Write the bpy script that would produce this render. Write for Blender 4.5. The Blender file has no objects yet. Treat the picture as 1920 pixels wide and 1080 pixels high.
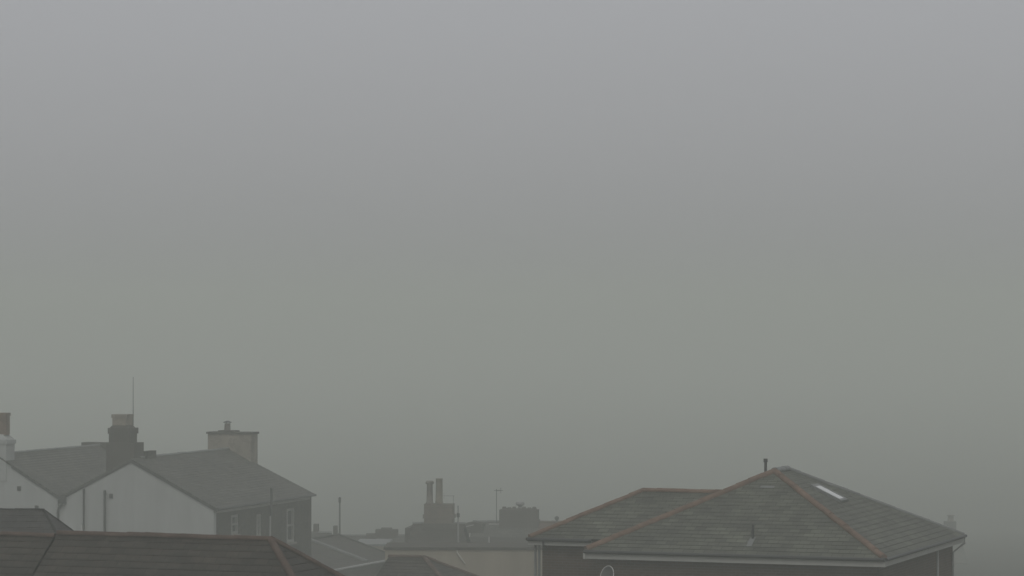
import bpy, bmesh, math, random
from mathutils import Vector, Matrix

random.seed(7)
S = bpy.context.scene
COL = S.collection

# ------------------------------------------------------------------ camera
F, YH, CZ = 5880.0, 593.0, 19.5          # focal length in pixels of a 1920 frame, horizon row, height above the low ground
PITCH = math.atan((YH - 540) / F)
cd = bpy.data.cameras.new('camera')
cd.sensor_width = 36.0
cd.lens = 36.0 * F / 1920
cd.clip_start, cd.clip_end = 0.5, 9000
cam = bpy.data.objects.new('camera', cd)
COL.objects.link(cam)
cam.location = (0, 0, CZ)
cam.rotation_euler = (math.pi / 2 + PITCH, 0, 0)
S.camera = cam

# ------------------------------------------------------------------ sky, sun, exposure
SUN_EL, SUN_AZ = math.radians(50), math.radians(180)
w = bpy.data.worlds.new('World')
S.world = w
w.use_nodes = True
nt = w.node_tree
nt.nodes.clear()
sky = nt.nodes.new('ShaderNodeTexSky')
sky.sky_type = 'NISHITA'
sky.sun_disc = False
sky.sun_elevation = SUN_EL
sky.sun_rotation = SUN_AZ
sky.dust_density = 4.0
sky.air_density = 1.0
hs = nt.nodes.new('ShaderNodeHueSaturation')       # an overcast sky has almost no blue left
hs.inputs['Saturation'].default_value = 0.22
bg = nt.nodes.new('ShaderNodeBackground')
bg.inputs['Strength'].default_value = 0.10
wo = nt.nodes.new('ShaderNodeOutputWorld')
nt.links.new(sky.outputs[0], hs.inputs['Color'])
cl = nt.nodes.new('ShaderNodeMix')                 # the even grey of the cloud sheet over the fog
cl.data_type = 'RGBA'
CLOUD_SHARE, CLOUD_GREY = 0.5, (6.45, 6.45, 6.95)
cl.inputs['Factor'].default_value = CLOUD_SHARE
ci = [i for i in cl.inputs if i.type == 'RGBA']
nt.links.new(hs.outputs[0], ci[0])
ci[1].default_value = (*CLOUD_GREY, 1)
nt.links.new([o for o in cl.outputs if o.type == 'RGBA'][0], bg.inputs['Color'])
nt.links.new(bg.outputs[0], wo.inputs['Surface'])

sl = bpy.data.lights.new('sun', 'SUN')
sl.energy = 0.5
sl.angle = math.radians(40)
sl.color = (1.0, 0.96, 0.90)
so = bpy.data.objects.new('sun', sl)
COL.objects.link(so)
sdir = Vector((math.sin(SUN_AZ) * math.cos(SUN_EL), math.cos(SUN_AZ) * math.cos(SUN_EL), math.sin(SUN_EL)))
so.rotation_euler = sdir.to_track_quat('Z', 'Y').to_euler()
so.location = sdir * 300

S.view_settings.view_transform = 'Standard'
S.view_settings.look = 'None'
S.view_settings.exposure = -0.33
S.view_settings.gamma = 1.0
S.cycles.max_bounces = 8
S.cycles.diffuse_bounces = 3
S.cycles.glossy_bounces = 2
S.cycles.volume_bounces = 4
S.cycles.use_denoising = True

# ------------------------------------------------------------------ the air
HAZE_DENSITY = 0.0033
HAZE_TOP = CZ + 9
HAZE_COLOR = (0.924, 0.970, 0.888)


# ------------------------------------------------------------------ helpers
def at(x, y, Y):
    """world point seen at pixel (x, y) of the 1920x1080 frame at distance Y along the view"""
    dx, dz = (x - 960) / F, (540 - y) / F
    yy = math.cos(PITCH) - dz * math.sin(PITCH)
    zz = math.sin(PITCH) + dz * math.cos(PITCH)
    s = Y / yy
    return Vector((dx * s, Y, CZ + zz * s))


def ground_z(Y):
    pts = [(-400, 6.0), (0, 6.0), (84, 6.3), (140, 4.6), (205, 0.8), (235, 0.0), (300, -3), (420, -9), (3000, -9)]
    for (a, za), (b, zb) in zip(pts, pts[1:]):
        if a <= Y <= b:
            return za + (zb - za) * (Y - a) / (b - a)
    return -9.0


class Frame:
    """local axes of a house: x along its front (to the right), y away from the camera, z up"""
    def __init__(self, world_pt, yaw):
        self.g = Vector((math.cos(yaw), -math.sin(yaw), 0))
        self.d = Vector((math.sin(yaw), math.cos(yaw), 0))
        self.yaw = yaw
        self.o = Vector((world_pt.x, world_pt.y, ground_z(world_pt.y) - 0.3))

    def loc(self, p):
        v = p - self.o
        return Vector((v.dot(self.g), v.dot(self.d), v.z))

    def hit(self, px, py, pt, n):
        """local point where the view ray through a pixel meets a local plane"""
        c = self.loc(Vector((0, 0, CZ)))
        r = self.loc(at(px, py, 100.0)) - c
        pt, n = Vector(pt), Vector(n)
        t = (pt - c).dot(n) / r.dot(n)
        return c + r * t

    def fy(self, px, py, y):
        return self.hit(px, py, (0, y, 0), (0, 1, 0))

    def fx(self, px, py, x):
        return self.hit(px, py, (x, 0, 0), (1, 0, 0))


def tag(o, label=None, cat=None, group=None, kind=None):
    if label: o['label'] = label
    if cat: o['category'] = cat
    if group: o['group'] = group
    if kind: o['kind'] = kind
    return o


def empty(name, fr, label, cat, group=None):
    o = bpy.data.objects.new(name, None)
    o.empty_display_size = 0.5
    COL.objects.link(o)
    o.location = fr.o
    o.rotation_euler = (0, 0, -fr.yaw)
    return tag(o, label, cat, group)


def link(name, bm, mat, parent=None, label=None, smooth=False):
    me = bpy.data.meshes.new(name)
    bmesh.ops.recalc_face_normals(bm, faces=bm.faces[:])
    bm.to_mesh(me)
    bm.free()
    for m in (mat if isinstance(mat, (list, tuple)) else [mat]):
        me.materials.append(m)
    if smooth:
        for p in me.polygons:
            p.use_smooth = True
    o = bpy.data.objects.new(name, me)
    COL.objects.link(o)
    if parent is not None:
        o.parent = parent
    if label:
        o['label'] = label
    return o


def BM():
    return bmesh.new()


def box(bm, x0, x1, y0, y1, z0, z1, taper=0.0, mi=0):
    v = []
    for z, t in ((z0, 0.0), (z1, taper)):
        for x, y in ((x0 + t, y0 + t), (x1 - t, y0 + t), (x1 - t, y1 - t), (x0 + t, y1 - t)):
            v.append(bm.verts.new((x, y, z)))
    for q in ((0, 3, 2, 1), (4, 5, 6, 7), (0, 1, 5, 4), (1, 2, 6, 5), (2, 3, 7, 6), (3, 0, 4, 7)):
        f = bm.faces.new([v[i] for i in q])
        f.material_index = mi


def prism(bm, poly, off):
    """closed solid from a planar polygon pushed along a vector"""
    a = [bm.verts.new(p) for p in poly]
    b = [bm.verts.new(Vector(p) + Vector(off)) for p in poly]
    bm.faces.new(a)
    bm.faces.new(b[::-1])
    n = len(a)
    for i in range(n):
        bm.faces.new([a[i], b[i], b[(i + 1) % n], a[(i + 1) % n]])


def tube(bm, pts, r, n=10, cap=True):
    pts = [Vector(p) for p in pts]
    rs = r if isinstance(r, (list, tuple)) else [r] * len(pts)
    rings = []
    for i, p in enumerate(pts):
        a = pts[max(i - 1, 0)]
        b = pts[min(i + 1, len(pts) - 1)]
        t = (b - a).normalized()
        u = t.cross(Vector((0.3, 0.9, 0.1))).normalized() if abs(t.z) > 0.9 else t.cross(Vector((0, 0, 1))).normalized()
        k = t.cross(u)
        rings.append([bm.verts.new(p + (u * math.cos(2 * math.pi * j / n) + k * math.sin(2 * math.pi * j / n)) * rs[i]) for j in range(n)])
    for q0, q1 in zip(rings, rings[1:]):
        for j in range(n):
            bm.faces.new([q0[j], q0[(j + 1) % n], q1[(j + 1) % n], q1[j]])
    if cap:
        bm.faces.new(rings[0][::-1])
        bm.faces.new(rings[-1])


def lathe(bm, c, prof, n=18):
    rings = [[bm.verts.new((c[0] + r * math.cos(2 * math.pi * j / n), c[1] + r * math.sin(2 * math.pi * j / n), c[2] + z)) for j in range(n)] for r, z in prof]
    for q0, q1 in zip(rings, rings[1:]):
        for j in range(n):
            bm.faces.new([q0[j], q0[(j + 1) % n], q1[(j + 1) % n], q1[j]])
    bm.faces.new(rings[0][::-1])
    bm.faces.new(rings[-1])


def slope(bm, e0, e1, t1, t0, gauge=0.21, lift=0.011, thick=0.05):
    """one roof slope laid in overlapping courses; e0-e1 is the eave, t0-t1 the top (equal for a triangle)"""
    uv = bm.loops.layers.uv.verify()
    e0, e1, t0, t1 = map(Vector, (e0, e1, t0, t1))
    ax = (e1 - e0).normalized()
    nrm = ax.cross(((t0 + t1) / 2 - (e0 + e1) / 2)).normalized()
    if nrm.z < 0:
        nrm = -nrm
    up = nrm.cross(ax).normalized()
    if up.z < 0:
        up = -up
    Ls = ((t0 + t1) / 2 - (e0 + e1) / 2).dot(up)
    n = max(1, round(Ls / gauge))

    def put(ps):
        vs = [bm.verts.new(p) for p in ps]
        f = bm.faces.new(vs)
        for l in f.loops:
            r = l.vert.co - e0
            l[uv].uv = (r.dot(ax), r.dot(up))
        return f
    for k in range(n):
        a, b = k / n, (k + 1) / n
        bo = min(1.0, b + 0.02 / max(Ls, .1))
        p0, p1 = e0.lerp(t0, a), e1.lerp(t1, a)
        q0, q1 = e0.lerp(t0, bo), e1.lerp(t1, bo)
        top0, top1 = nrm * lift, nrm * 0.001
        if (q1 - q0).length > 1e-4:
            put([p0 + top0, p1 + top0, q1 + top1, q0 + top1])
        else:
            put([p0 + top0, p1 + top0, q0 + top1])
        put([p0, p1, p1 + top0, p0 + top0])
    # underside and edges, so that the roof has a body
    dn = nrm * -thick
    low = [e0, e1, t1, t0] if (t1 - t0).length > 1e-4 else [e0, e1, t0]
    put([p + dn for p in low])
    for a, b in zip(low, low[1:] + low[:1]):
        put([a, b, b + dn, a + dn])


def ridge(bm, p, q, r=0.11, step=0.42):
    """a run of half-round tiles bedded along a ridge or hip"""
    p, q = Vector(p), Vector(q)
    L = (q - p).length
    n = max(1, round(L / step))
    t = (q - p).normalized()
    u = t.cross(Vector((0, 0, 1))).normalized()
    k = u.cross(t)
    m = 8
    for i in range(n):
        a = p + t * (L * i / n - 0.01)
        b = p + t * (L * (i + 1) / n + 0.02)
        jit = random.uniform(-0.008, 0.008)
        rr = []
        for c, rad in ((a, r), (b, r * 0.93)):
            ring = []
            for j in range(m + 1):
                th = math.pi * (j / m) * 1.16 - 0.08 * math.pi
                ring.append(bm.verts.new(c + u * math.cos(th) * rad + k * (math.sin(th) * rad * 0.85 + jit)))
            rr.append(ring)
        for j in range(m):
            bm.faces.new([rr[0][j], rr[0][j + 1], rr[1][j + 1], rr[1][j]])
        bm.faces.new(rr[0])
        bm.faces.new(rr[1][::-1])


# ------------------------------------------------------------------ materials
def base_mat(name, rough=0.8, spec=0.25):
    m = bpy.data.materials.new(name)
    m.use_nodes = True
    n = m.node_tree
    b = n.nodes['Principled BSDF']
    b.inputs['Roughness'].default_value = rough
    b.inputs['Specular IOR Level'].default_value = spec
    return m, n, b


def noise(n, coord, scale, detail=4, rough=0.6):
    t = n.nodes.new('ShaderNodeTexNoise')
    t.inputs['Scale'].default_value = scale
    t.inputs['Detail'].default_value = detail
    t.inputs['Roughness'].default_value = rough
    n.links.new(coord, t.inputs['Vector'])
    return t.outputs['Fac']


def ramp(n, fac, stops):
    r = n.nodes.new('ShaderNodeValToRGB')
    e = r.color_ramp.elements
    e[0].position, e[0].color = stops[0][0], (*stops[0][1], 1)
    e[1].position, e[1].color = stops[-1][0], (*stops[-1][1], 1)
    for p, c in stops[1:-1]:
        x = e.new(p)
        x.color = (*c, 1)
    n.links.new(fac, r.inputs['Fac'])
    return r.outputs['Color']


def mix(n, fac, a, b, mode='MIX'):
    x = n.nodes.new('ShaderNodeMix')
    x.data_type = 'RGBA'
    x.blend_type = mode
    if isinstance(fac, float):
        x.inputs['Factor'].default_value = fac
    else:
        n.links.new(fac, x.inputs['Factor'])
    for k, v in (('A', a), ('B', b)):
        s = [i for i in x.inputs if i.name == k and i.type == 'RGBA'][0]
        if isinstance(v, tuple):
            s.default_value = (*v, 1)
        else:
            n.links.new(v, s)
    return [o for o in x.outputs if o.type == 'RGBA'][0]


def bump(n, b, h, dist=0.01, strength=0.6):
    k = n.nodes.new('ShaderNodeBump')
    k.inputs['Distance'].default_value = dist
    k.inputs['Strength'].default_value = strength
    n.links.new(h, k.inputs['Height'])
    n.links.new(k.outputs[0], b.inputs['Normal'])


def shade(c, k):
    return tuple(min(1, max(0, v * k)) for v in c)


def slate(name, c, wide=0.30, gauge=0.21, moss=0.22):
    m, n, b = base_mat(name, 0.7, 0.3)
    tc = n.nodes.new('ShaderNodeTexCoord')
    br = n.nodes.new('ShaderNodeTexBrick')
    br.inputs['Scale'].default_value = 1.0
    br.inputs['Brick Width'].default_value = wide
    br.inputs['Row Height'].default_value = gauge
    br.inputs['Mortar Size'].default_value = 0.009
    br.inputs['Color1'].default_value = (*shade(c, 0.72), 1)
    br.inputs['Color2'].default_value = (*shade(c, 1.28), 1)
    br.inputs['Mortar'].default_value = (*shade(c, 0.3), 1)
    n.links.new(tc.outputs['UV'], br.inputs['Vector'])
    f1 = noise(n, tc.outputs['Object'], 0.9, 5, 0.65)
    f2 = noise(n, tc.outputs['Object'], 9.0, 3)
    x = mix(n, 0.6, br.outputs['Color'], ramp(n, f1, [(0.3, (0.45, 0.45, 0.45)), (0.7, (1.5, 1.5, 1.42))]), 'MULTIPLY')
    x = mix(n, ramp(n, f2, [(0.56, (0, 0, 0)), (0.72, (moss, moss, moss))]), x, (0.13, 0.135, 0.10))
    n.links.new(x, b.inputs['Base Color'])
    bump(n, b, f2, 0.01, 0.4)
    return m


def plain(name, c, var=0.25, rough=0.8, spec=0.25, scale=1.5, streak=False, metal=0.0):
    m, n, b = base_mat(name, rough, spec)
    tc = n.nodes.new('ShaderNodeTexCoord')
    co = tc.outputs['Object']
    if streak:
        mp = n.nodes.new('ShaderNodeMapping')
        mp.inputs['Scale'].default_value = (1.0, 1.0, 0.16)
        n.links.new(co, mp.inputs['Vector'])
        co = mp.outputs[0]
    f = noise(n, co, scale, 6, 0.65)
    n.links.new(ramp(n, f, [(0.28, shade(c, 1 - var)), (0.72, shade(c, 1 + var * 0.6))]), b.inputs['Base Color'])
    bump(n, b, noise(n, tc.outputs['Object'], 30, 3), 0.004, 0.5)
    b.inputs['Metallic'].default_value = metal
    return m


def masonry(name, c, c2, wide, high, mortar=(0.2, 0.19, 0.17), ms=0.01, irregular=0.0):
    """brick or stone coursing mapped on upright walls whatever way they face"""
    m, n, b = base_mat(name, 0.9, 0.15)
    tc = n.nodes.new('ShaderNodeTexCoord')
    sp = n.nodes.new('ShaderNodeSeparateXYZ')
    n.links.new(tc.outputs['Object'], sp.inputs[0])
    ad = n.nodes.new('ShaderNodeMath')
    n.links.new(sp.outputs[0], ad.inputs[0])
    n.links.new(sp.outputs[1], ad.inputs[1])
    cb = n.nodes.new('ShaderNodeCombineXYZ')
    n.links.new(ad.outputs[0], cb.inputs[0])
    n.links.new(sp.outputs[2], cb.inputs[1])
    v = cb.outputs[0]
    br = n.nodes.new('ShaderNodeTexBrick')
    br.inputs['Scale'].default_value = 1.0
    br.inputs['Brick Width'].default_value = wide
    br.inputs['Row Height'].default_value = high
    br.inputs['Mortar Size'].default_value = ms
    br.inputs['Color1'].default_value = (*c, 1)
    br.inputs['Color2'].default_value = (*c2, 1)
    br.inputs['Mortar'].default_value = (*mortar, 1)
    if irregular:
        ns = n.nodes.new('ShaderNodeTexNoise')
        ns.inputs['Scale'].default_value = 2.2
        n.links.new(tc.outputs['Object'], ns.inputs['Vector'])
        mx = n.nodes.new('ShaderNodeMix')
        mx.data_type = 'VECTOR'
        mx.inputs['Factor'].default_value = irregular
        vi = [i for i in mx.inputs if i.type == 'VECTOR']
        n.links.new(v, vi[0])
        n.links.new(ns.outputs['Color'], vi[1])
        v = [o for o in mx.outputs if o.type == 'VECTOR'][0]
    n.links.new(v, br.inputs['Vector'])
    f = noise(n, tc.outputs['Object'], 1.1, 5)
    x = mix(n, 0.6, br.outputs['Color'], ramp(n, f, [(0.3, (0.55, 0.55, 0.55)), (0.7, (1.3, 1.3, 1.3))]), 'MULTIPLY')
    n.links.new(x, b.inputs['Base Color'])
    bump(n, b, br.outputs['Fac'], 0.008, -0.6)
    return m


M = {}
M['slate'] = slate('grey_green_slate', (0.086, 0.090, 0.071))
M['slate_dark'] = slate('dark_slate', (0.036, 0.030, 0.023))
M['slate_black'] = slate('black_slate', (0.035, 0.032, 0.031))
M['slate_old'] = slate('weathered_slate', (0.072, 0.071, 0.062), 0.26, 0.19)
M['tile_red'] = plain('terracotta', (0.165, 0.108, 0.078), 0.45, 0.85, 0.2, 3.0)
M['tile_red_dark'] = plain('weathered_terracotta', (0.095, 0.066, 0.052), 0.4, 0.85, 0.2, 3.0)
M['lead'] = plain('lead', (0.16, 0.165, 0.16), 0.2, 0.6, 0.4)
M['lead_pale'] = plain('pale_lead', (0.33, 0.33, 0.32), 0.2, 0.6, 0.4)
M['render_white'] = plain('white_render', (0.36, 0.375, 0.36), 0.17, 0.9, 0.15, 0.9, True)
M['render_tan'] = plain('tan_render', (0.265, 0.238, 0.188), 0.2, 0.9, 0.15, 0.7, True)
M['render_pale'] = plain('pale_render', (0.40, 0.39, 0.35), 0.2, 0.9, 0.15, 0.7, True)
M['brick'] = masonry('brown_brick', (0.058, 0.036, 0.025), (0.085, 0.050, 0.034), 0.225, 0.075, (0.09, 0.08, 0.07))
M['brick_warm'] = masonry('buff_brick', (0.115, 0.098, 0.075), (0.15, 0.122, 0.092), 0.225, 0.075, (0.17, 0.155, 0.135))
M['stone'] = masonry('grey_stone', (0.028, 0.025, 0.020), (0.062, 0.056, 0.045), 0.42, 0.20, (0.09, 0.085, 0.075), 0.012, 0.12)
M['stone_pale'] = masonry('pale_stone', (0.185, 0.165, 0.135), (0.27, 0.245, 0.20), 0.46, 0.22, (0.26, 0.24, 0.20), 0.012, 0.12)
M['soot'] = plain('soot_stained_render', (0.076, 0.070, 0.060), 0.3, 0.9, 0.15, 1.6)
M['sash'] = plain('aged_sash_paint', (0.24, 0.24, 0.22), 0.2, 0.55, 0.4, 2.0)
M['paint'] = plain('pale_paint', (0.36, 0.36, 0.33), 0.15, 0.55, 0.4, 1.2)
M['paint_white'] = plain('white_paint', (0.55, 0.55, 0.53), 0.12, 0.5, 0.4, 1.2)
M['dark_metal'] = plain('dark_metal', (0.035, 0.035, 0.035), 0.25, 0.5, 0.4, 3.0)
M['grey_metal'] = plain('grey_metal', (0.20, 0.20, 0.195), 0.2, 0.45, 0.5, 3.0)
M['pot_buff'] = plain('buff_pot', (0.19, 0.172, 0.13), 0.25, 0.85, 0.2, 3.0)
M['pot_grey'] = plain('grey_pot', (0.15, 0.135, 0.115), 0.25, 0.85, 0.2, 3.0)
M['panel'] = plain('sky_reflection_panel', (0.72, 0.74, 0.72), 0.06, 0.25, 0.6, 2.0)  # skylight panel, sky reflection put into its pale base colour
M['concrete'] = plain('concrete', (0.22, 0.21, 0.19), 0.2, 0.9, 0.2)
gm, gn, gb = base_mat('window_glass', 0.12, 0.6)
gb.inputs['Base Color'].default_value = (0.02, 0.022, 0.024, 1)
M['glass'] = gm

# ground and water
gmat, n_, b_ = base_mat('hillside', 0.95, 0.1)
tc = n_.nodes.new('ShaderNodeTexCoord')
n_.links.new(ramp(n_, noise(n_, tc.outputs['Object'], 0.02, 8), [(0.3, (0.034, 0.036, 0.026)), (0.55, (0.045, 0.044, 0.036)), (0.7, (0.055, 0.055, 0.05))]), b_.inputs['Base Color'])

# ------------------------------------------------------------------ the setting
bm = BM()
xs = [-1200, -600, -300, -150, -60, 0, 60, 150, 300, 600, 1200]
ys = [-300, -100, 0, 40, 84, 110, 140, 170, 205, 235, 300, 400, 600, 1000, 1600, 2400]
gr = [[bm.verts.new((x, y, ground_z(y) + math.sin(x * 0.021 + y * 0.013) * 0.25)) for x in xs] for y in ys]
for r0, r1 in zip(gr, gr[1:]):
    for i in range(len(xs) - 1):
        bm.faces.new([r0[i], r0[i + 1], r1[i + 1], r1[i]])
tag(link('ground', bm, gmat, smooth=True), kind='structure')

# ------------------------------------------------------------------ building blocks for houses
def wall_box(parent, x0, x1, y0, y1, z1, mat, label=None, name='wall'):
    b = BM()
    box(b, x0, x1, y0, y1, -0.5, z1)
    return link(name, b, mat, parent, label)


def gable_house_walls(parent, x0, x1, y0, y1, ze, zr, mat, name='wall', axis='x'):
    """four walls with two gables; axis is the way the ridge runs"""
    b = BM()
    if axis == 'x':
        xm, ym = None, (y0 + y1) / 2
        prism(b, [(x0, y0, -0.5), (x0, y1, -0.5), (x0, y1, ze), (x0, ym, zr), (x0, y0, ze)], (x1 - x0, 0, 0))
    else:
        xm = (x0 + x1) / 2
        prism(b, [(x0, y0, -0.5), (x1, y0, -0.5), (x1, y0, ze), (xm, y0, zr), (x0, y0, ze)], (0, y1 - y0, 0))
    return link(name, b, mat, parent)


def gable_roof(parent, x0, x1, y0, y1, ze, zr, mat, ridge_mat, axis='x', r=0.10):
    b = BM()
    if axis == 'x':
        ym = (y0 + y1) / 2
        slope(b, (x0, y0, ze), (x1, y0, ze), (x1, ym, zr), (x0, ym, zr))
        slope(b, (x1, y1, ze), (x0, y1, ze), (x0, ym, zr), (x1, ym, zr))
        a, c = (x0, ym, zr), (x1, ym, zr)
    else:
        xm = (x0 + x1) / 2
        slope(b, (x1, y0, ze), (x1, y1, ze), (xm, y1, zr), (xm, y0, zr))
        slope(b, (x0, y1, ze), (x0, y0, ze), (xm, y0, zr), (xm, y1, zr))
        a, c = (xm, y0, zr), (xm, y1, zr)
    rf = link('roof', b, mat, parent)
    b = BM()
    ridge(b, a, c, r)
    link('ridge_tiles', b, ridge_mat, rf)
    return rf


def hip_roof(parent, x0, x1, y0, y1, ze, zr, mat, ridge_mat, r=0.11, ends=(True, True), dark_mat=None, gauge=0.21):
    """ridge along x, hipped at the ends that are asked for"""
    a = (y1 - y0) / 2
    ym = (y0 + y1) / 2
    xa = x0 + a if ends[0] else x0
    xb = x1 - a if ends[1] else x1
    b = BM()
    slope(b, (x0, y0, ze), (x1, y0, ze), (xb, ym, zr), (xa, ym, zr), gauge)
    slope(b, (x1, y1, ze), (x0, y1, ze), (xa, ym, zr), (xb, ym, zr), gauge)
    if ends[1]:
        slope(b, (x1, y0, ze), (x1, y1, ze), (xb, ym, zr), (xb, ym, zr), gauge)
    if ends[0]:
        slope(b, (x0, y1, ze), (x0, y0, ze), (xa, ym, zr), (xa, ym, zr), gauge)
    rf = link('roof', b, mat, parent)
    b = BM()
    ridge(b, (xa, ym, zr), (xb, ym, zr), r)
    if ends[1]:
        ridge(b, (x1, y0, ze), (xb, ym, zr), r)
        ridge(b, (x1, y1, ze), (xb, ym, zr), r)
    if ends[0]:
        ridge(b, (x0, y0, ze), (xa, ym, zr), r)
        ridge(b, (x0, y1, ze), (xa, ym, zr), r)
    link('ridge_tiles', b, ridge_mat, rf)
    return rf


def pot(parent, c, h, r, mat, crown=True, square=False, label=None):
    b = BM()
    if square:
        box(b, c[0] - r, c[0] + r, c[1] - r, c[1] + r, c[2], c[2] + h * 0.86)
        box(b, c[0] - r * 1.14, c[0] + r * 1.14, c[1] - r * 1.14, c[1] + r * 1.14, c[2] + h * 0.86, c[2] + h)
    elif crown:
        lathe(b, c, [(r * 1.15, 0), (r * 1.12, h * .05), (r, h * .08), (r * .86, h * .84), (r * 1.25, h * .88), (r * 1.25, h * .95), (r * .95, h), (r * .7, h)])
    else:
        lathe(b, c, [(r * 1.12, 0), (r * 1.1, h * .06), (r, h * .1), (r * .92, h * .95), (r * .98, h * .96), (r * .98, h), (r * .7, h)])
    return link('chimney_pot', b, mat, parent, label, smooth=not square)


def aerial(parent, base, h, boom=(0.5, 0), name='aerial', rad=0.016, elements=5, mat='dark_metal'):
    b = BM()
    x, y, z = base
    tube(b, [(x, y, z), (x, y, z + h)], rad, 6)
    if elements:
        bx, by = boom
        tube(b, [(x - bx * .15, y - by * .15, z + h * .95), (x + bx, y + by, z + h * .95)], rad * .8, 6)
        L = math.hypot(bx, by)
        ux, uy = -by / L, bx / L
        for k in range(elements):
            t = 0.1 + 0.9 * k / max(1, elements - 1)
            e = 0.24 - 0.02 * k
            cx, cy = x + bx * t, y + by * t
            tube(b, [(cx - ux * e, cy - uy * e, z + h * .95 + .01), (cx + ux * e, cy + uy * e, z + h * .95 + .01)], rad * .5, 5)
        tube(b, [(x + bx, y + by, z + h * .95 - .16), (x + bx, y + by, z + h * .95 + .16)], rad * .6, 5)
    return link(name, b, M[mat], parent)


# ------------------------------------------------------------------ hipped house on the right
Bp = Vector((9.98, 84.0, CZ - 6.486))
YAW_R = 0.36
W, L, h = 8.53, 9.86, 2.07
fr = Frame(Bp, YAW_R)
R = empty('slate_house', fr, 'brown brick house under a large hipped slate roof with red hips and a pale skylight', 'house', 'houses of the misty town')
ze = fr.loc(Bp).z
zr = ze + h
a = W / 2
inset = 0.30
wall_box(R, -W + inset, -inset, inset, L - inset, ze - 0.22, M['brick'])
# main roof
b = BM()
slope(b, (-W, 0, ze), (0, 0, ze), (-a, a, zr), (-a, a, zr))
slope(b, (0, 0, ze), (0, L, ze), (-a, L - a, zr), (-a, a, zr))
slope(b, (0, L, ze), (-W, L, ze), (-a, L - a, zr), (-a, L - a, zr))
slope(b, (-W, L, ze), (-W, 0, ze), (-a, a, zr), (-a, L - a, zr))
rf = link('roof', b, M['slate'], R)
b = BM()
ridge(b, (-W + .05, .05, ze + .03), (-a, a, zr), 0.115)
ridge(b, (-.05, .05, ze + .03), (-a, a, zr), 0.11)
link('hip_tiles', b, M['tile_red'], rf)
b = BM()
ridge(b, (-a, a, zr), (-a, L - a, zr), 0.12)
ridge(b, (-.05, L - .05, ze), (-a, L - a, zr), 0.09)  # rear hips coloured grey, their shade put into the colour
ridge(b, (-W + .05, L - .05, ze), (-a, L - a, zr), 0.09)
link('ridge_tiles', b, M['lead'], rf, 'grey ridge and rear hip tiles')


def eaves(parent, runs, ze, mat_f, mat_g, fh=0.205, soff=0.30):
    """fascia boards, soffits and gutters; runs = (x0,y0,x1,y1, inward nx, ny)"""
    f, g = BM(), BM()
    for x0, y0, x1, y1, nx, ny in runs:
        p = Vector((x0 + nx * .03, y0 + ny * .03, 0))
        q = Vector((x1 + nx * .03, y1 + ny * .03, 0))
        n = Vector((nx, ny, 0))
        t = 0.025
        zb = ze - fh - .03
        prism(f, [p + Vector((0, 0, zb)), q + Vector((0, 0, zb)), q + Vector((0, 0, ze - .04)), p + Vector((0, 0, ze - .04))], n * t)
        s0 = p + n * t + Vector((0, 0, zb + .012))
        s1 = q + n * t + Vector((0, 0, zb + .012))
        prism(f, [s0, s1, s1 + n * soff, s0 + n * soff], (0, 0, 0.012))
        o = n * -0.055
        tube(g, [p + o + Vector((0, 0, ze - .035)), q + o + Vector((0, 0, ze - .035))], 0.05, 8)
    link('fascia', f, mat_f, parent)
    link('gutter', g, mat_g, parent)


eaves(R, [(-W, 0, 0, 0, 0, 1), (0, 0.031, 0, L, -1, 0)], ze, M['paint'], M['dark_metal'])
b = BM()
box(b, -W - .02, -W + .05, -.03, .30, ze - .235, ze - .04)
link('fascia', b, M['paint'], R)
# downpipes and corner post on the right wall
p = fr.fx(1755, 1062, -inset)
b = BM()
tube(b, [(-inset + .05, p.y, ze - .25), (-inset + .05, p.y, 0)], 0.036, 8)
link('downpipe', b, M['lead_pale'], R)
b = BM()
tube(b, [(0.07, L - .35, ze - .04), (0.07, L - .35, ze - .22), (-inset + .05, L - .5, ze - .5), (-inset + .05, L - .5, 0)], 0.035, 8)
link('downpipe', b, M['grey_metal'], R)
# roof light on the right slope
pl = ((0, 0, ze), (h, 0, a))
q = [fr.hit(x, y, *pl) for x, y in ((1526.6, 914.6), (1535.4, 914.4), (1578, 938.5), (1571, 939.8))]
ny = (q[0].y + q[3].y) / 2, (q[1].y + q[2].y) / 2
nx = (q[0].x + q[1].x) / 2, (q[2].x + q[3].x) / 2
nv = Vector((h, 0, a)).normalized()


def on_slope(x, y, up=0.0):
    return Vector((x, y, ze - x * h / a)) + nv * up


y0_, y1_ = min(ny) - .05, max(ny) + .16
x0_, x1_ = min(nx), max(nx)
b = BM()
for ax0, ax1, ay0, ay1 in ((x0_ - .09, x0_, y0_ - .09, y1_ + .09), (x1_, x1_ + .09, y0_ - .09, y1_ + .09), (x0_, x1_, y0_ - .09, y0_), (x0_, x1_, y1_, y1_ + .09)):
    prism(b, [on_slope(ax0, ay0, .003), on_slope(ax1, ay0, .003), on_slope(ax1, ay1, .003), on_slope(ax0, ay1, .003)], nv * 0.075)
sk = link('skylight', b, M['lead'], R)
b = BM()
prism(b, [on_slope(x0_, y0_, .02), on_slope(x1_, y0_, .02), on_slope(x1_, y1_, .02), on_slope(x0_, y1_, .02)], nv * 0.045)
link('pane', b, M['panel'], sk)
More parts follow.
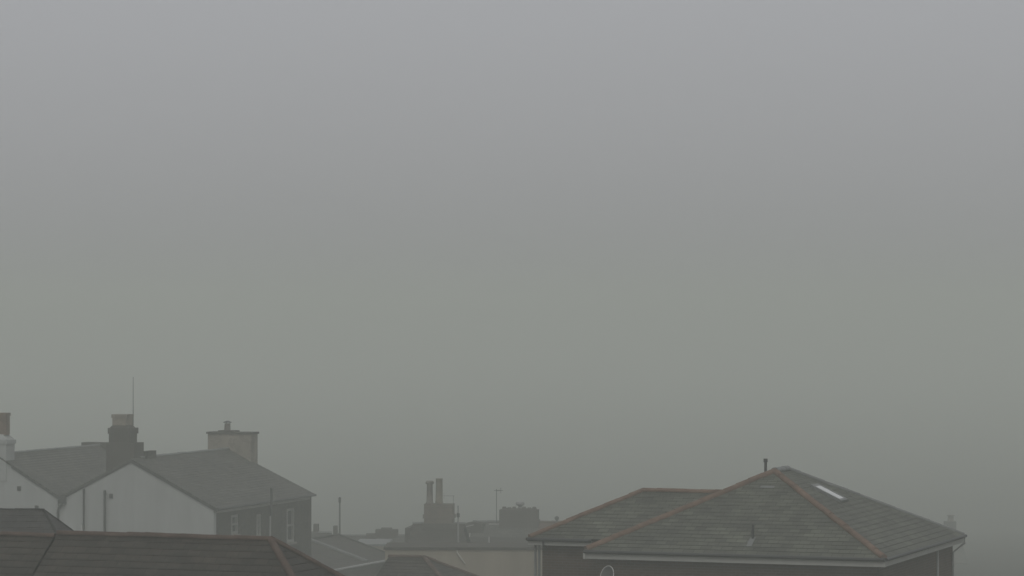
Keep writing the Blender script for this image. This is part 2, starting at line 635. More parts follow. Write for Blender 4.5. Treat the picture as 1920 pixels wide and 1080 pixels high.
# vent pipe low on the front slope, with its lead slate
pf = ((0, 0, ze), (0, -h, a))
v0 = fr.hit(1411.5, 1011, *pf)
b = BM()
tube(b, [v0 - Vector((0, 0, .1)), v0 + Vector((0, 0, .40))], 0.036, 10)
vp = link('vent_pipe', b, M['dark_metal'], R)
nf = Vector((0, -h, a)).normalized()
upf = Vector((0, a, h)).normalized()
b = BM()
c = v0 - upf * 0.22
prism(b, [c + Vector((-.075, 0, 0)) - upf * .22 + nf * .018, c + Vector((.075, 0, 0)) - upf * .22 + nf * .018, c + Vector((.075, 0, 0)) + upf * .3 + nf * .018, c + Vector((-.075, 0, 0)) + upf * .3 + nf * .018], nf * .012)
link('flashing', b, M['lead'], vp)
# a paler replaced slate high on the front slope
for px, py, wd in ((1439, 914, .2),):
    c = fr.hit(px, py, *pf)
    b = BM()
    prism(b, [c + Vector((-wd, 0, 0)) - upf * .06 + nf * .016, c + Vector((wd, 0, 0)) - upf * .06 + nf * .016, c + Vector((wd, 0, 0)) + upf * .06 + nf * .016, c + Vector((-wd, 0, 0)) + upf * .06 + nf * .016], nf * .008)
    link('slate', b, M['lead'], R, 'pale replaced slate near the roof peak')
# flue standing behind the left hip
hx = -a - 0.35
v0 = fr.hit(1435.5, 884, (hx, 0, 0), (1, 0, 0))
b = BM()
top = fr.fx(1435.5, 860, v0.x).z
lathe(b, (v0.x, v0.y, v0.z - .5), [(.042, 0), (.042, .5 + top - v0.z - .1), (.06, .5 + top - v0.z - .1), (.06, .5 + top - v0.z), (.03, .5 + top - v0.z)], 12)
link('flue_pipe', b, M['dark_metal'], R)
# satellite dish on the front wall
dc = fr.fy(1141, 1081, inset - .28)
b = BM()
R0 = 0.285
n1, n2 = 6, 28
tilt = Matrix.Rotation(math.radians(-18), 4, 'X') @ Matrix.Rotation(math.radians(-24), 4, 'Z')
ring = []
for i in range(n1 + 1):
    rr = R0 * (0.02 + 0.98 * i / n1)
    ring.append([bm_v for bm_v in (b.verts.new(dc + tilt @ Vector((rr * .86 * math.cos(2 * math.pi * j / n2), -(rr / R0) ** 2 * 0.06, rr * math.sin(2 * math.pi * j / n2)))) for j in range(n2))])
for q0, q1 in zip(ring, ring[1:]):
    for j in range(n2):
        b.faces.new([q0[j], q0[(j + 1) % n2], q1[(j + 1) % n2], q1[j]])
b.faces.new(ring[0])
ex = [f for f in b.faces]
bmesh.ops.solidify(b, geom=ex, thickness=0.012)
sd = link('satellite_dish', b, M['lead'], R, smooth=True)
b = BM()
rim = [dc + tilt @ Vector((R0 * .87 * math.cos(2 * math.pi * j / 32), -.063, R0 * 1.01 * math.sin(2 * math.pi * j / 32))) for j in range(33)]
tube(b, rim, 0.011, 6)
link('rim', b, M['paint_white'], sd)
b = BM()
tube(b, [dc + Vector((0, .02, -.05)), dc + Vector((0, .28, -.08))], 0.02, 8)
tube(b, [dc + tilt @ Vector((0, -.04, -R0)), dc + tilt @ Vector((0, -.36, -R0 * .55))], 0.012, 6)
link('arm', b, M['grey_metal'], sd)
# lower wing to the left, its own hipped roof
s, ww, wl, dz = 0.675, 2.567, 1.92, 0.249
we = ze + dz
wr_ = ww * h / a
wx0 = -W - wl
wx1 = -a - 1.0
b = BM()
slope(b, (wx0, s, we), (-W + .9, s, we), (wx1, s + ww, we + wr_), (wx0 + ww, s + ww, we + wr_))
slope(b, (wx0, s + 2 * ww, we), (wx0, s, we), (wx0 + ww, s + ww, we + wr_), (wx0 + ww, s + ww, we + wr_))
slope(b, (-W, s + 2 * ww, we), (wx0, s + 2 * ww, we), (wx0 + ww, s + ww, we + wr_), (wx1, s + ww, we + wr_))
rf = link('roof', b, M['slate'], R, 'lower hipped roof of the left wing')
b = BM()
ridge(b, (wx0 + .05, s + .05, we + .03), (wx0 + ww, s + ww, we + wr_), 0.095)
ridge(b, (wx0 + ww, s + ww, we + wr_), (wx1, s + ww, we + wr_), 0.095)
ridge(b, (wx0 + .05, s + 2 * ww - .05, we), (wx0 + ww, s + ww, we + wr_), 0.1)
link('ridge_tiles', b, M['tile_red'], rf)
wall_box(R, wx0 + .34, -W + inset - .01, s + .28, s + 2 * ww - .3, we - 0.22, M['brick'])
eaves(R, [(wx0, s, -W - .021, s, 0, 1), (wx0, s + .031, wx0, s + 2 * ww, 1, 0)], we, M['paint'], M['dark_metal'], 0.165, 0.32)
for px in (1004, 1011):
    p = fr.fy(px, 1050, s + .2)
    b = BM()
    tube(b, [(p.x, p.y, we - .21), (p.x, p.y, 0)], 0.036, 8)
    link('downpipe', b, M['lead'], R)
p = fr.fy(1018, 1018, s - .06)
b = BM()
tube(b, [(p.x, s - .03, we - .06), (p.x, s - .03, we - .2), (p.x, s + .2, we - .34)], 0.03, 8)
link('gutter_outlet', b, M['dark_metal'], R)

# ------------------------------------------------------------------ white gabled house, left of the middle
Ap = Vector((-17.125, 140.25, CZ - 6.338))
YAW_M = 0.313
fm = Frame(Ap, YAW_M)
H = empty('gabled_house', fm, 'house with a plain white gable, a dark window wall and two heavy chimney stacks', 'house', 'houses of the misty town')
za = fm.loc(Ap).z
apex = fm.fy(246, 860, 0)
er = fm.fy(407, 953, 0)
el = fm.fy(115, 930, 0)
LR = fm.fx(428, 837.5, apex.x).y
LE = fm.fx(590, 928.5, er.x).y
zf_r = fm.fx(428, 837.5, apex.x).z
zf_e = fm.fx(590, 928.5, er.x).z
b = BM()
slope(b, (er.x, -.06, er.z), (er.x, LE, er.z), (apex.x, LR, apex.z), (apex.x, -.06, apex.z), 0.2, 0.010, 0.07)
slope(b, (el.x, LR, el.z), (el.x, -.06, el.z), (apex.x, -.06, apex.z), (apex.x, LR, apex.z), 0.2, 0.010, 0.07)
rf = link('roof', b, M['slate_old'], H)
b = BM()
ridge(b, (apex.x, 0.9, apex.z), (apex.x, LR, apex.z), 0.085)
link('ridge_tiles', b, M['lead'], rf)
gw = 0.28
xw = er.x - 0.16                     # outer face of the side wall
zs = er.z - 0.12
dzr = -0.09
b = BM()
flat = fm.fy(244, 866, 0).z
kx = (apex.z - flat)
sl_r = (apex.z - er.z) / (er.x - apex.x)
sl_l = (apex.z - el.z) / (apex.x - el.x)
prism(b, [(el.x - .1, 0, -.5), (xw, 0, -.5), (xw, 0, er.z + .16 * sl_r + dzr), (apex.x + .14, 0, apex.z + dzr - .14 * sl_r), (apex.x - .14, 0, apex.z + dzr - .14 * sl_l), (el.x - .1, 0, el.z + dzr - .03)], (0, gw, 0))
link('gable_wall', b, M['render_white'], H)
b = BM()
for (x0, z0_, x1, z1_) in ((apex.x, apex.z, er.x, er.z), (el.x, el.z, apex.x - .002, apex.z)):
    prism(b, [(x0, -.045, z0_ - .065), (x1, -.045, z1_ - .065), (x1, -.045, z1_ - .17), (x0, -.045, z0_ - .17)], (0, .042, 0))
link('bargeboard', b, M['dark_metal'], H)
b = BM()
prism(b, [(el.x + .1, LR - gw - .1, -.5), (xw - .003, LR - gw - .1, -.5), (xw - .003, LR - gw - .1, er.z + .16 * sl_r + dzr), (apex.x, LR - gw - .1, apex.z + dzr), (el.x + .1, LR - gw - .1, el.z + dzr - .03)], (0, gw, 0))
link('gable_wall', b, M['stone'], H, 'rear gable wall of dark stone')
ywb = fm.fx(584, 960, xw).y
wins = []
for (xa_, xb_, ya_, yb_) in ((433.5, 448.5, 965, 1002), (481, 491, 964, 1008), (537.5, 553.5, 953, 1017)):
    p0 = fm.fx(xa_, (ya_ + yb_) / 2, xw)
    p1 = fm.fx(xb_, (ya_ + yb_) / 2, xw)
    zt = fm.fx((xa_ + xb_) / 2, ya_, xw).z
    zb = fm.fx((xa_ + xb_) / 2, yb_, xw).z
    wins.append((p0.y, p1.y, zb, zt))
b = BM()
ycur = gw
for (y0, y1, zb, zt) in wins:
    box(b, xw - .35, xw - .004, ycur, y0, -.5, zs)
    box(b, xw - .35, xw - .004, y0, y1, -.5, zb)
    box(b, xw - .35, xw - .004, y0, y1, zt, zs)
    ycur = y1
box(b, xw - .35, xw - .004, ycur, ywb, -.5, zs)
link('side_wall', b, M['stone'], H, 'dark stone side wall with tall windows')
for (y0, y1, zb, zt) in wins:
    b = BM()
    x0, x1 = xw - .16, xw - .05
    t = 0.12
    box(b, x0, x1, y0, y0 + t * 2.2, zb, zt)
    box(b, x0, x1, y1 - t, y1, zb, zt)
    box(b, x0, x1, y0 + t * 2.2, y1 - t, zb, zb + t)
    box(b, x0, x1, y0 + t * 2.2, y1 - t, zt - t, zt)
    zm = (zb + zt) / 2
    box(b, x0 + .02, x1 - .01, y0 + t * 2.2, y1 - t, zm - .04, zm + .04)
    wf = link('window', b, M['sash'], H)
    b = BM()
    box(b, xw - .2, xw - .17, y0, y1, zb, zt)
    link('pane', b, M['glass'], wf)
    b = BM()
    box(b, xw - .03, xw + .07, y0 - .06, y1 + .06, zb - .1, zb)
    link('sill', b, M['concrete'], wf)
b = BM()
tube(b, [(er.x + .05, -.02, er.z - .05), (er.x + .05, LE, er.z - .05)], 0.055, 8)
link('gutter', b, M['dark_metal'], H)
b = BM()
box(b, xw - .003, xw + .022, gw, LE - .2, er.z - .24, er.z - .1)
link('fascia', b, M['paint'], H)
# soil pipe beside the middle window
p = fm.fx(506.5, 985, xw + .05)
b = BM()
tube(b, [(xw + .05, p.y, 0), (xw + .05, p.y, fm.fx(506.5, 968, xw + .05).z)], 0.045, 8)
link('downpipe', b, M['lead_pale'], H)
p = fm.fx(509, 930, er.x + .16)
b = BM()
tube(b, [(er.x + .16, p.y, fm.fx(509, 967, er.x + .16).z), (er.x + .16, p.y, fm.fx(509, 915, er.x + .16).z)], 0.06, 10)
link('soil_pipe', b, M['dark_metal'], H)
# pipes and vent on the gable
for px, yt, rad in ((157, 916, .045), (196.5, 919, .055)):
    p = fm.fy(px, yt, -.12)
    b = BM()
    lathe(b, (p.x, -.12, 0), [(rad, 0), (rad, p.z - .22), (rad * 1.18, p.z - .22), (rad * 1.18, p.z - .04), (rad * .8, p.z)], 12)
    link('soil_pipe', b, M['dark_metal'], H)
p = fm.fy(153.5, 985, -.07)
b = BM()
tube(b, [(p.x, -.07, 0), (p.x, -.07, p.z)], 0.035, 8)
link('downpipe', b, M['paint_white'], H, 'short white pipe at the foot of the gable')


def vent(fr_, parent, px, py):
    p = fr_.fy(px, py, -.03)
    b = BM()
    box(b, p.x - .085, p.x + .085, -.035, -.003, p.z - .10, p.z + .10)
    for k in range(3):
        box(b, p.x - .075, p.x + .075, -.06, -.035, p.z - .08 + k * .06, p.z - .05 + k * .06)
    return link('wall_vent', b, M['dark_metal'], parent)


vent(fm, H, 208, 930)
# hopper and crooked downpipe in the valley between the two gables
b = BM()
p = fm.fy(117, 931, -.1)
q1 = fm.fy(117.5, 944, -.1)
box(b, p.x - .16, p.x + .16, -.2, -.003, q1.z, p.z)
hop = link('rain_hopper', b, M['dark_metal'], H)
b = BM()
pts = [fm.fy(x, y, -.1) for x, y in ((117, 940), (116.5, 947), (110, 952), (108.5, 957))]
tube(b, pts + [Vector((pts[-1].x, -.1, 0))], 0.05, 8)
link('downpipe', b, M['dark_metal'], hop)
# front chimney, straddling the gable top
b = BM()
y0, t = 0.30, 0.95
side = 0.0


def stack(bm_, px0, px1, py_top, z_low, y0_, t_, taper=0.0, f_=fm):
    """stack whose silhouette spans px0..px1, front face on y0_, t_ deep"""
    l = f_.fy(px0, py_top, y0_)
    r = f_.fy(px1, py_top, y0_ + t_)
    box(bm_, l.x, r.x, y0_, y0_ + t_, z_low, l.z, taper)
    return l.x, r.x, l.z


zlow = flat - .05
stack(b, 199, 269.5, 830, zlow - .5, .302, 1.0)
x0, x1, z1 = stack(b, 204, 257, 804, zlow, .42, .75)
x2, x3, z3 = stack(b, 202, 259.5, 802.5, z1 - .22, .36, .87)
cf = link('chimney', b, M['soot'], H, 'sooty stepped chimney over the white gable')
b = BM()
l = fm.fy(210.5, 777, .47)
r_ = fm.fy(249, 776, 1.15)
v = [(l.x - .1, .40, z3), (r_.x + .1, .40, z3), (r_.x + .1, 1.22, z3), (l.x - .1, 1.22, z3)]
vt = [(l.x, .47, z3 + .12), (r_.x, .47, z3 + .12), (r_.x, 1.15, z3 + .12), (l.x, 1.15, z3 + .12)]
aa = [b.verts.new(p) for p in v]
bb = [b.verts.new(p) for p in vt]
for i in range(4):
    b.faces.new([aa[i], aa[(i + 1) % 4], bb[(i + 1) % 4], bb[i]])
b.faces.new(bb)
b.faces.new(aa[::-1])
link('flaunching', b, M['soot'], cf)
b = BM()
box(b, l.x, r_.x, .47, 1.15, z3 + .123, l.z - .16)
box(b, l.x - .03, r_.x + .03, .44, 1.18, l.z - .16, l.z)
link('upper_stack', b, M['stone_pale'], cf)
b = BM()
stack(b, 266, 293, 846, zlow - .5, 1.31, 1.0)
link('parapet', b, M['stone'], H)
q = fm.fy(247.8, 707, 1.1)
b = BM()
tube(b, [(q.x, 1.21, z3 + .1), (q.x, 1.21, q.z)], [0.020, 0.011], 6)
link('whip_aerial', b, M['dark_metal'], cf)
# far chimney in pale stone
b = BM()
yf = LR - .02
l0, r0, zc = stack(b, 389.5, 483, 813.5, fm.fy(388, 885, yf).z - 1.0, yf, .8)
cf2 = link('chimney', b, M['stone_pale'], H, 'broad pale stone chimney at the far end')
b = BM()
box(b, l0 - .06, r0 + .06, yf - .06, yf + .86, zc + .002, zc + .10)
box(b, l0 + .5, r0 - .9, yf + .1, yf + .7, zc + .10, zc + .17)
link('chimney_cap', b, M['soot'], cf2)
p = fm.fy(426.5, 800, yf + .4)
b = BM()
lathe(b, (p.x, yf + .4, zc + .1), [(.16, 0), (.14, .38), (.14, .4), (.1, .4)], 14)
cw = link('chimney_pot', b, M['pot_grey'], cf2)
b = BM()
zt = fm.fy(426, 790.5, yf + .4).z
for ang in (0.3, 2.4, 4.5):
    x, y = p.x + .12 * math.cos(ang), yf + .4 + .12 * math.sin(ang)
    tube(b, [(x, y, zc + .48), (x, y, zt - .03)], .018, 5)
lathe(b, (p.x, yf + .4, zt - .05), [(.2, 0), (.2, .03), (.05, .09)], 14)
link('cowl', b, M['dark_metal'], cf2)

# ------------------------------------------------------------------ white house at the left edge
fl = Frame(Vector((fm.o.x, fm.o.y, 0)) + fm.g * (el.x - 3.1), YAW_M)
Lh = empty('gabled_house', fl, 'white gabled house cut by the left edge with a white chimney and red pots', 'house', 'houses of the misty town')
ap = fl.fy(-6, 852, 0)
vl = fl.fy(112, 930.5, 0)
lx = 2 * ap.x - vl.x
ly = fl.fx(212, 836.5, ap.x).y
b = BM()
slope(b, (vl.x, -.06, vl.z), (vl.x, ly, vl.z), (ap.x, ly, ap.z), (ap.x, -.06, ap.z), 0.2, 0.010, 0.07)
slope(b, (lx, ly, vl.z), (lx, -.06, vl.z), (ap.x, -.06, ap.z), (ap.x, ly, ap.z), 0.2, 0.010, 0.07)
rf = link('roof', b, M['slate_old'], Lh)
b = BM()
ridge(b, (ap.x, .9, ap.z), (ap.x, ly, ap.z), 0.085)
link('ridge_tiles', b, M['lead'], rf)
b = BM()
prism(b, [(lx + .1, 0, -.5), (vl.x - .1 - .003, 0, -.5), (vl.x - .103, 0, vl.z + dzr + .03), (ap.x, 0, ap.z + dzr), (lx + .1, 0, vl.z + dzr)], (0, ly - .1, 0))
link('wall', b, M['render_white'], Lh)
b = BM()
prism(b, [(ap.x + .75, -.045, ap.z - .75 * (ap.z - vl.z) / (vl.x - ap.x) - .065), (vl.x, -.045, vl.z - .065), (vl.x, -.045, vl.z - .17), (ap.x + .75, -.045, ap.z - .75 * (ap.z - vl.z) / (vl.x - ap.x) - .17)], (0, .042, 0))
link('bargeboard', b, M['dark_metal'], Lh)
vent(fl, Lh, 35.5, 916)
vent(fl, Lh, 68.5, 952)
b = BM()
l = fl.fy(-40, 824, -.05)
r_ = fl.fy(27.5, 824, .8)
rlow = fl.fy(27.5, 850, .8)
box(b, l.x, r_.x, -.05, .8, ap.z - 1.2, l.z)
box(b, l.x - .04, r_.x + .05, -.09, .84, l.z - .2, l.z - .02)
zc = l.z
v = [(l.x, -.05, zc), (r_.x, -.05, zc), (r_.x, .8, zc), (l.x, .8, zc)]
vt = [(l.x + .25, .15, zc + .24), (r_.x - .25, .15, zc + .24), (r_.x - .25, .6, zc + .24), (l.x + .25, .6, zc + .24)]
aa = [b.verts.new(p) for p in v]
bb = [b.verts.new(p) for p in vt]
for i in range(4):
    b.faces.new([aa[i], aa[(i + 1) % 4], bb[(i + 1) % 4], bb[i]])
b.faces.new(bb)
wc = link('chimney', b, M['render_white'], Lh)
for px in (8.0, -18.0):
    p = fl.fy(px, 813, .375)
    zt = fl.fy(px, 774, .375).z
    pot(wc, (p.x, .375, p.z - .05), zt - p.z + .05, .185, M['tile_red'], square=True)
b = BM()
yy = ly - 1.6
stack(b, 152.5, 215, 829.5, ap.z - .8, yy, .7, 0, fl)
link('chimney', b, M['soot'], Lh, 'low dark chimney on the far ridge')


# ------------------------------------------------------------------ generic hipped house placed by the right end of its ridge
def hip_house(label, apex_px, depth, half, pitch, left_len, wall_mat, roof_mat, ridge_mat, yaw=0.36, wall_in=0.25, left_hip=True, r=0.11, name='hipped_house', gut='lead_pale'):
    P = at(apex_px[0], apex_px[1], depth)
    f = Frame(P, yaw)
    o = empty(name, f, label, 'house', 'houses of the misty town')
    z1 = f.loc(P).z
    z0 = z1 - half * pitch
    x0 = -left_len - (half if left_hip else 0)
    hip_roof(o, x0, half, -half, half, z0, z1, roof_mat, ridge_mat, r, (left_hip, True))
    wall_box(o, x0 + wall_in, half - wall_in, -half + wall_in, half - wall_in, z0 - .1, wall_mat)
    b = BM()
    tube(b, [(x0, -half - .05, z0 - .04), (half + .05, -half - .05, z0 - .04)], 0.055, 8)
    tube(b, [(half + .05, -half - .05, z0 - .04), (half + .05, half, z0 - .04)], 0.055, 8)
    link('gutter', b, M[gut], o)
    return o, f, z0, z1


# roof across the bottom left corner
oF, fF, zF0, zF1 = hip_house('near dark slate roof with a long red ridge across the bottom left corner', (508, 1011), 66, 3.3, 0.77, 5.05, M['brick'], M['slate_dark'], M['tile_red_dark'], 0.36, 0.25, False, 0.085)
# its neighbour beyond the left edge, a little lower
# dark roof between that ridge and the white gable
hip_house('dark slate outbuilding roof in front of the left white gable', (82, 956), 88, 1.25, 1.0, 5.0, M['brick'], M['slate_black'], M['slate_black'], 0.20, 0.2, True, 0.04, gut='dark_metal')
# small hipped roof right of centre bottom
hip_house('small hipped slate roof with red hip tiles in front of the tan wall', (795, 1045), 112, 2.6, 0.53, 1.35, M['brick'], M['slate_dark'], M['tile_red_dark'], 0.36, 0.25, False, 0.09)

# ------------------------------------------------------------------ terrace roof right of the window wall
P = at(635, 1003, 172)
fk = Frame(P, 0.36)
K = empty('terraced_house', fk, 'slate roofed terrace behind the dark window wall with a pale gutter', 'house', 'houses of the misty town')
zr = fk.loc(P).z
e = fk.fy(745, 1045, 0)
b = BM()
slope(b, (e.x, -15, e.z), (e.x, 0, e.z), (0, 0, zr), (0, -15, zr), 0.22)
slope(b, (-e.x, 0, e.z), (-e.x, -15, e.z), (0, -15, zr), (0, 0, zr), 0.22)
rf = link('roof', b, M['slate_dark'], K)
b = BM()
ridge(b, (0, -15, zr), (0, 0, zr), .1)
ridge(b, (e.x, -.05, e.z + .02), (0, -.05, zr + .02), .075)
link('ridge_tiles', b, M['slate_dark'], rf)
b = BM()
pr = ((0, 0, zr), ((zr - e.z), 0, e.x))
p0, p1 = fk.hit(584, 1016, *pr), fk.hit(672, 1046, *pr)
ym = (p0.y + p1.y) / 2
nvk = Vector((zr - e.z, 0, e.x)).normalized()
prism(b, [Vector((0.05, ym - .14, zr - .05 * (zr - e.z) / e.x)) + nvk * .01, Vector((e.x - .1, ym - .14, e.z + .1 * (zr - e.z) / e.x)) + nvk * .01,
          Vector((e.x - .1, ym + .14, e.z + .1 * (zr - e.z) / e.x)) + nvk * .01, Vector((0.05, ym + .14, zr - .05 * (zr - e.z) / e.x)) + nvk * .01], nvk * .10)
link('party_wall_flashing', b, M['lead'], rf)
gable_house_walls(K, -e.x + .2, e.x - .2, -14.8, -.15, e.z - .04, zr - .12, M['brick'], axis='y')
b = BM()
tube(b, [(e.x + .06, -15, e.z - .05), (e.x + .06, .05, e.z - .05)], 0.065, 8)
link('gutter', b, M['lead_pale'], K)
b = BM()
box(b, e.x - .19, e.x - .16, -14.8, -.15, e.z - .35, e.z - .1)
link('fascia', b, M['soot'], K)


# ------------------------------------------------------------------ houses in the fog behind, ridge along the street
def gable_house(label, px0, px1, py_r, depth, half, pitch, wall_mat, roof_mat, yaw=0.05, rmat=None, name='gabled_house'):
    P0 = at(px0, py_r, depth)
    f = Frame(P0, yaw)
    o = empty(name, f, label, 'house', 'houses of the misty town')
    z1 = f.loc(P0).z
    z0 = z1 - half * pitch
    wx = f.fy(px1, py_r, 0).x
    gable_roof(o, 0, wx, -half, half, z0, z1, roof_mat, rmat or M['lead'], 'x', .09)
    gable_house_walls(o, .15, wx - .15, -half + .25, half - .25, z0 - .03, z1 - .14, wall_mat, axis='x')
    b = BM()
    tube(b, [(0, -half - .05, z0 - .04), (wx, -half - .05, z0 - .04)], .06, 8)
    link('gutter', b, M['dark_metal'], o)
    return o, f, z0, z1, wx


# its lower neighbour in the same row, beyond the left edge
fG = Frame(fF.o + fF.g * -5.15, fF.yaw)
fG.o.z = fF.o.z
G = empty('terraced_house', fG, 'end of a lower slate roof at the left edge with short red ridge', 'house', 'houses of the misty town')
gable_roof(G, -6, 0, -3.3, 3.3, zF0 - .06, zF1 - .06, M['slate_dark'], M['tile_red_dark'], 'x', .08)
gable_house_walls(G, -5.9, -.1, -3.05, 3.05, zF0 - .12, zF1 - .3, M['brick'], axis='x')

# behind the terrace: low roof with two squat chimneys
o, f, z0, z1, wx = gable_house('low far roof with two squat chimney pots beside the thin mast', 500, 622, 998, 180, 3.2, 0.55, M['brick'], M['slate_old'], 0.05)
for (a0, a1, t_) in ((586.5, 599, 983), (624, 634, 986.5)):
    b = BM()
    l = f.fy(a0, t_, -.1)
    r_ = f.fy(a1, t_, .4)
    if a0 > 600:
        box(b, l.x, r_.x, -.1, .4, z0 - 3, l.z, 0.02)
    else:
        box(b, l.x, r_.x, -.1, .4, z1 - .8, l.z, 0.03)
    link('chimney', b, M['soot'], o)

# thin mast
P = at(637, 1010, 178)
fmast = Frame(P, 0)
o = empty('mast', fmast, 'thin dark mast standing behind the terrace roof', 'mast')
b = BM()
zt = fmast.loc(at(637, 932, 178)).z
tube(b, [(0, 0, 0), (0, 0, zt - .35)], [.07, .045], 8)
link('pole', b, M['dark_metal'], o)
b = BM()
lathe(b, (0, 0, zt - .35), [(.045, 0), (.075, .08), (.075, .3), (.03, .35)], 12)
link('finial', b, M['dark_metal'], o)

# far low roofs with flat topped chimneys
o, f, z0, z1, wx = gable_house('far faint roof with a broad low chimney left of the two pot stack', 640, 800, 1004, 192, 3.4, 0.45, M['soot'], M['slate_old'], 0.03)
for (a0, a1, t_, yy) in ((704, 747, 993, 0), (686, 706, 1001, -.2)):
    b = BM()
    l = f.fy(a0, t_, yy - .3)
    r_ = f.fy(a1, t_, yy + .4)
    box(b, l.x, r_.x, yy - .3, yy + .4, z1 - .7, l.z)
    ch = link('chimney', b, M['soot'], o)
    if a0 == 704:
        b = BM()
        l2 = f.fy(714, 989.5, 0)
        r2 = f.fy(736, 989.5, .2)
        box(b, l2.x, r2.x, -.2, .25, l.z + .001, l2.z, .03)
        link('chimney_cap', b, M['soot'], ch)

# pale flat roofed annex in front of it
b = BM()
l, r_ = f.fy(668, 1019, -7.5), f.fy(724, 1019, -7.5)
box(b, l.x, r_.x, -7.5, -3.5, -.5, l.z - .14)
an = link('annex', b, M['render_tan'], o)
b = BM()
box(b, l.x - .1, r_.x + .1, -7.6, -3.4, l.z - .137, l.z - .02)
link('flat_roof', b, M['lead'], an, 'pale flat roof of the annex')

# stack with two tall pots
No, f, z0, z1, wx = gable_house('dark slate house carrying the tall brick stack with two long pots', 774, 872, 981, 172, 3.6, 0.5, M['soot'], M['slate_dark'], 0.12)
b = BM()
yy = -.55
l = f.fy(795, 945, yy)
r_ = f.fy(852.5, 945, yy + .9)
zt = l.z
zb1, zb0 = f.fy(800, 965, yy).z, f.fy(800, 972, yy).z
box(b, l.x, r_.x, yy, yy + .9, z1 - 1.5, zt)
box(b, l.x - .06, r_.x + .06, yy - .06, yy + .96, zb0, zb1)
ch = link('chimney', b, M['brick_warm'], No, 'brick stack with a corbelled band and two pots')
b = BM()
box(b, l.x - .12, r_.x + .25, yy - .12, yy + 1.0, z1 - 1.6, f.fy(800, 981, yy).z)
link('plinth', b, M['soot'], ch)
p = f.fy(805.8, 944, yy + .45)
pot(ch, (p.x, yy + .45, zt), f.fy(805.8, 901.5, yy + .45).z - zt, .185, M['pot_grey'], True, label='long grey pot with a flared crown')
p = f.fy(823.5, 944, yy + .45)
pot(ch, (p.x, yy + .45, zt), f.fy(823.5, 897, yy + .45).z - zt, .20, M['pot_buff'], False, label='taller buff pot with a plain top')
p = f.fy(850, 940, yy + .5)
aerial(ch, (p.x, yy + .5, zt), f.fy(850, 929, yy + .5).z - zt, (-.52, 0), rad=.014, elements=4, mat='grey_metal')
# lower roof at its left shoulder
b = BM()
q0 = f.fy(758, 990, -.5)
box(b, q0.x, 0.2, -.6, 3, z0 - 3, q0.z, .05)
link('parapet', b, M['soot'], No)

# grey lamp post between the two far stacks
P = at(859, 1030, 165)
fp = Frame(P, 0)
o = empty('pole', fp, 'slim grey pole standing just right of the two pot stack', 'pole')
zt = fp.loc(at(858.5, 948, 165)).z
b = BM()
tube(b, [(0, 0, 0), (0, 0, zt - 1.2), (0, 0, zt)], [.07, .05, .035], 8)
link('shaft', b, M['grey_metal'], o)
b = BM()
zc = fp.loc(at(858.5, 966, 165)).z
lathe(b, (0, 0, zc - .12), [(.05, 0), (.085, .04), (.085, .2), (.05, .24)], 10)
link('collar', b, M['dark_metal'], o)

# wide chimney house
Oo, f, z0, z1, wx = gable_house('long far slate roof with one very wide chimney and a small cowl', 887, 1075, 977.5, 184, 3.9, 0.5, M['stone'], M['slate_old'], 0.10)
b = BM()
yy = -.6
l = f.fy(936, 956, yy)
r_ = f.fy(1011, 956, yy + .9)
zt = l.z
box(b, l.x, r_.x, yy, yy + .9, z1 - 2.2, zt, 0.0)
zl = f.fy(940, 975, yy).z
box(b, l.x - .003, r_.x + .12, yy - .07, yy + .97, z1 - 2.2, zl, 0.06)
ch = link('chimney', b, M['soot'], Oo)
b = BM()
box(b, l.x + .1, r_.x - .1, yy + .1, yy + .8, zt + .002, zt + .07, .06)
for k in range(7):
    xx = l.x + .25 + (r_.x - l.x - .5) * k / 6
    if k not in (3,):
        box(b, xx - .12, xx + .12, yy + .3, yy + .6, zt + .07, zt + .07 + (.05 if k % 2 else .09), .03)
link('chimney_cap', b, M['soot'], ch)
p = f.fy(975, 950, yy + .45)
b = BM()
lathe(b, (p.x, yy + .45, zt + .06), [(.15, 0), (.13, .1), (.10, .12), (.12, .14), (.24, .2), (.26, .3), (.22, .38), (.08, .41)], 14)
link('cowl', b, M['grey_metal'], ch)
p = f.fy(931, 975, yy + .4)
zb_ = f.fy(931, 982, yy + .4).z
aerial(ch, (p.x, yy + .4, zb_), f.fy(931, 917, yy + .4).z - zb_, (.22, .30), rad=.022, elements=4)
b = BM()
l2 = f.fy(916.5, 981.5, -.3)
box(b, l2.x, l.x - .01, -.35, .1, z1 - .5, l2.z)
link('flashing', b, M['lead_pale'], Oo, 'pale lead apron beside the chimney')
# pale verge at the left end of that roof
b = BM()
prism(b, [(-.02, -3.9, z0 + .0), (-.02, 0, z1 + .0), (-.02, 0, z1 - .16), (-.02, -3.9, z0 - .16)], (-.05, 0, 0))
link('bargeboard', b, M['paint'], Oo)
b = BM()
pp = [f.fy(x, y, -1.2) for x, y in ((858, 985), (888, 978.5), (906, 983), (906, 1040), (858, 1040))]
prism(b, pp, (0, 1.1, 0))
link('gable_wall', b, M['stone'], Oo, 'small gable at the left end of the long roof')
b = BM()
pp = [f.fy(x, y, -1.23) for x, y in ((866, 988.5), (888, 983), (888, 985), (866, 990.5))]
prism(b, pp, (0, .025, 0))
link('flashing', b, M['lead_pale'], Oo)
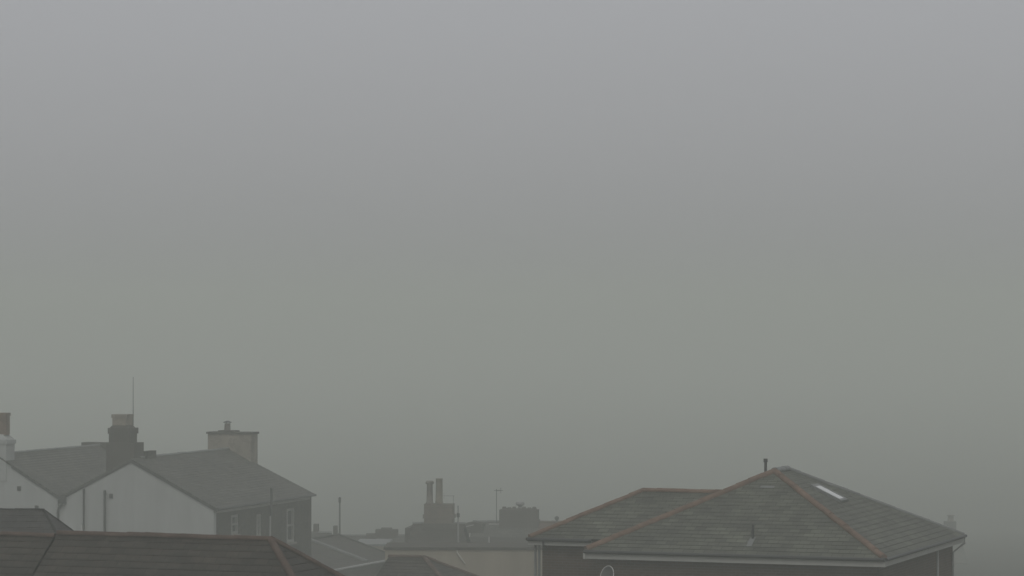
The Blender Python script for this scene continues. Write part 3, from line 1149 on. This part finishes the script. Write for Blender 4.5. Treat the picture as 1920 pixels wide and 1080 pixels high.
# lower lean to roof line under it
b = BM()
q0 = f.fy(900, 1007, -5.6)
slope(b, (-.8, -7.8, q0.z - 1.0), (wx, -7.8, q0.z - 1.0), (wx, -5.6, q0.z), (-.8, -5.6, q0.z), 0.22)
link('roof', b, M['slate_dark'], Oo, 'lower lean to roof in front')
b = BM()
box(b, -.6, wx - .2, -7.5, -3.7, -.5, q0.z - 1.15)
link('wall', b, M['soot'], Oo)
p = f.fy(917, 1015, -7.9)
b = BM()
tube(b, [(p.x, -7.9, 0), (p.x, -7.9, f.fy(917, 1006, -7.9).z)], .045, 8)
link('downpipe', b, M['lead_pale'], Oo)

# red tiled roof peeping out behind the wing of the brick house
Po, f, z0, z1, wx = gable_house('muted red tiled roof just behind the left tip of the brick house', 1012, 1130, 979, 176, 3.4, 0.5, M['brick'], M['tile_red_dark'], 0.15, M['tile_red_dark'])
p = f.fy(1044, 979, 0)
b = BM()
lathe(b, (p.x, 0, z1), [(.06, 0), (.06, .12), (.13, .16), (.13, .28), (.05, .34)], 10)
link('flue_pipe', b, M['dark_metal'], Po)

# ------------------------------------------------------------------ flat roofed tan building
P = at(722, 1027, 132)
ft = Frame(P, 0.02)
T = empty('flat_roofed_building', ft, 'flat roofed building with a plain tan rendered wall and dark coping', 'building')
zt = ft.loc(P).z
wx = ft.fy(1075, 1026, 0).x
wall_box(T, 0, wx, 0, 2.6, zt - .08, M['render_tan'])
b = BM()
box(b, -.06, wx + .06, -.06, 2.66, zt - .078, zt + .03)
link('coping', b, M['soot'], T)
b = BM()
p0, p1 = ft.fy(857, 1036, -.06), ft.fy(872, 1057, -.06)
tube(b, [(p0.x, -.05, zt - .1), (p0.x, -.05, p0.z), (p1.x, -.05, p1.z)], .03, 8)
link('downpipe', b, M['render_pale'], T)

# ------------------------------------------------------------------ almost lost in the fog at the right
P = at(1740, 1010, 270)
fq = Frame(P, 0.0)
Q = empty('gabled_house', fq, 'ghostly pale house almost lost in fog beyond the right end of the brick house', 'house', 'houses of the misty town')
zr = fq.loc(P).z
wx = fq.fy(1800, 1010, 0).x
gable_house_walls(Q, 0, wx, -3, 4, zr - 1.8, zr, M['render_pale'], axis='x')
gable_roof(Q, -.2, wx + .15, -3.3, 4.3, zr - 1.9, zr + .1, M['slate_old'], M['lead'], 'x')
b = BM()
l, r_ = fq.fy(1772, 978, 0), fq.fy(1793, 978, 0)
box(b, l.x, r_.x, 0, .9, zr - 1, l.z)
qc = link('chimney', b, M['slate_black'], Q)
p = fq.fy(1782.5, 978, .4)
pot(qc, (p.x, .4, l.z), fq.fy(1782, 965.5, .4).z - l.z, .28, M['pot_grey'], True)

# ------------------------------------------------------------------ the fog
bm = BM()
box(bm, -1250, 1250, -350, 2450, -10.3, HAZE_TOP)
hm = bpy.data.materials.new('fog')
hm.use_nodes = True
n = hm.node_tree
n.nodes.clear()
pv = n.nodes.new('ShaderNodeVolumePrincipled')
pv.inputs['Color'].default_value = (*HAZE_COLOR, 1)
pv.inputs['Density'].default_value = HAZE_DENSITY
pv.inputs['Anisotropy'].default_value = 0.0
out = n.nodes.new('ShaderNodeOutputMaterial')
n.links.new(pv.outputs[0], out.inputs['Volume'])
tag(link('haze', bm, hm), 'pale grey fog filling the whole view', kind='stuff')
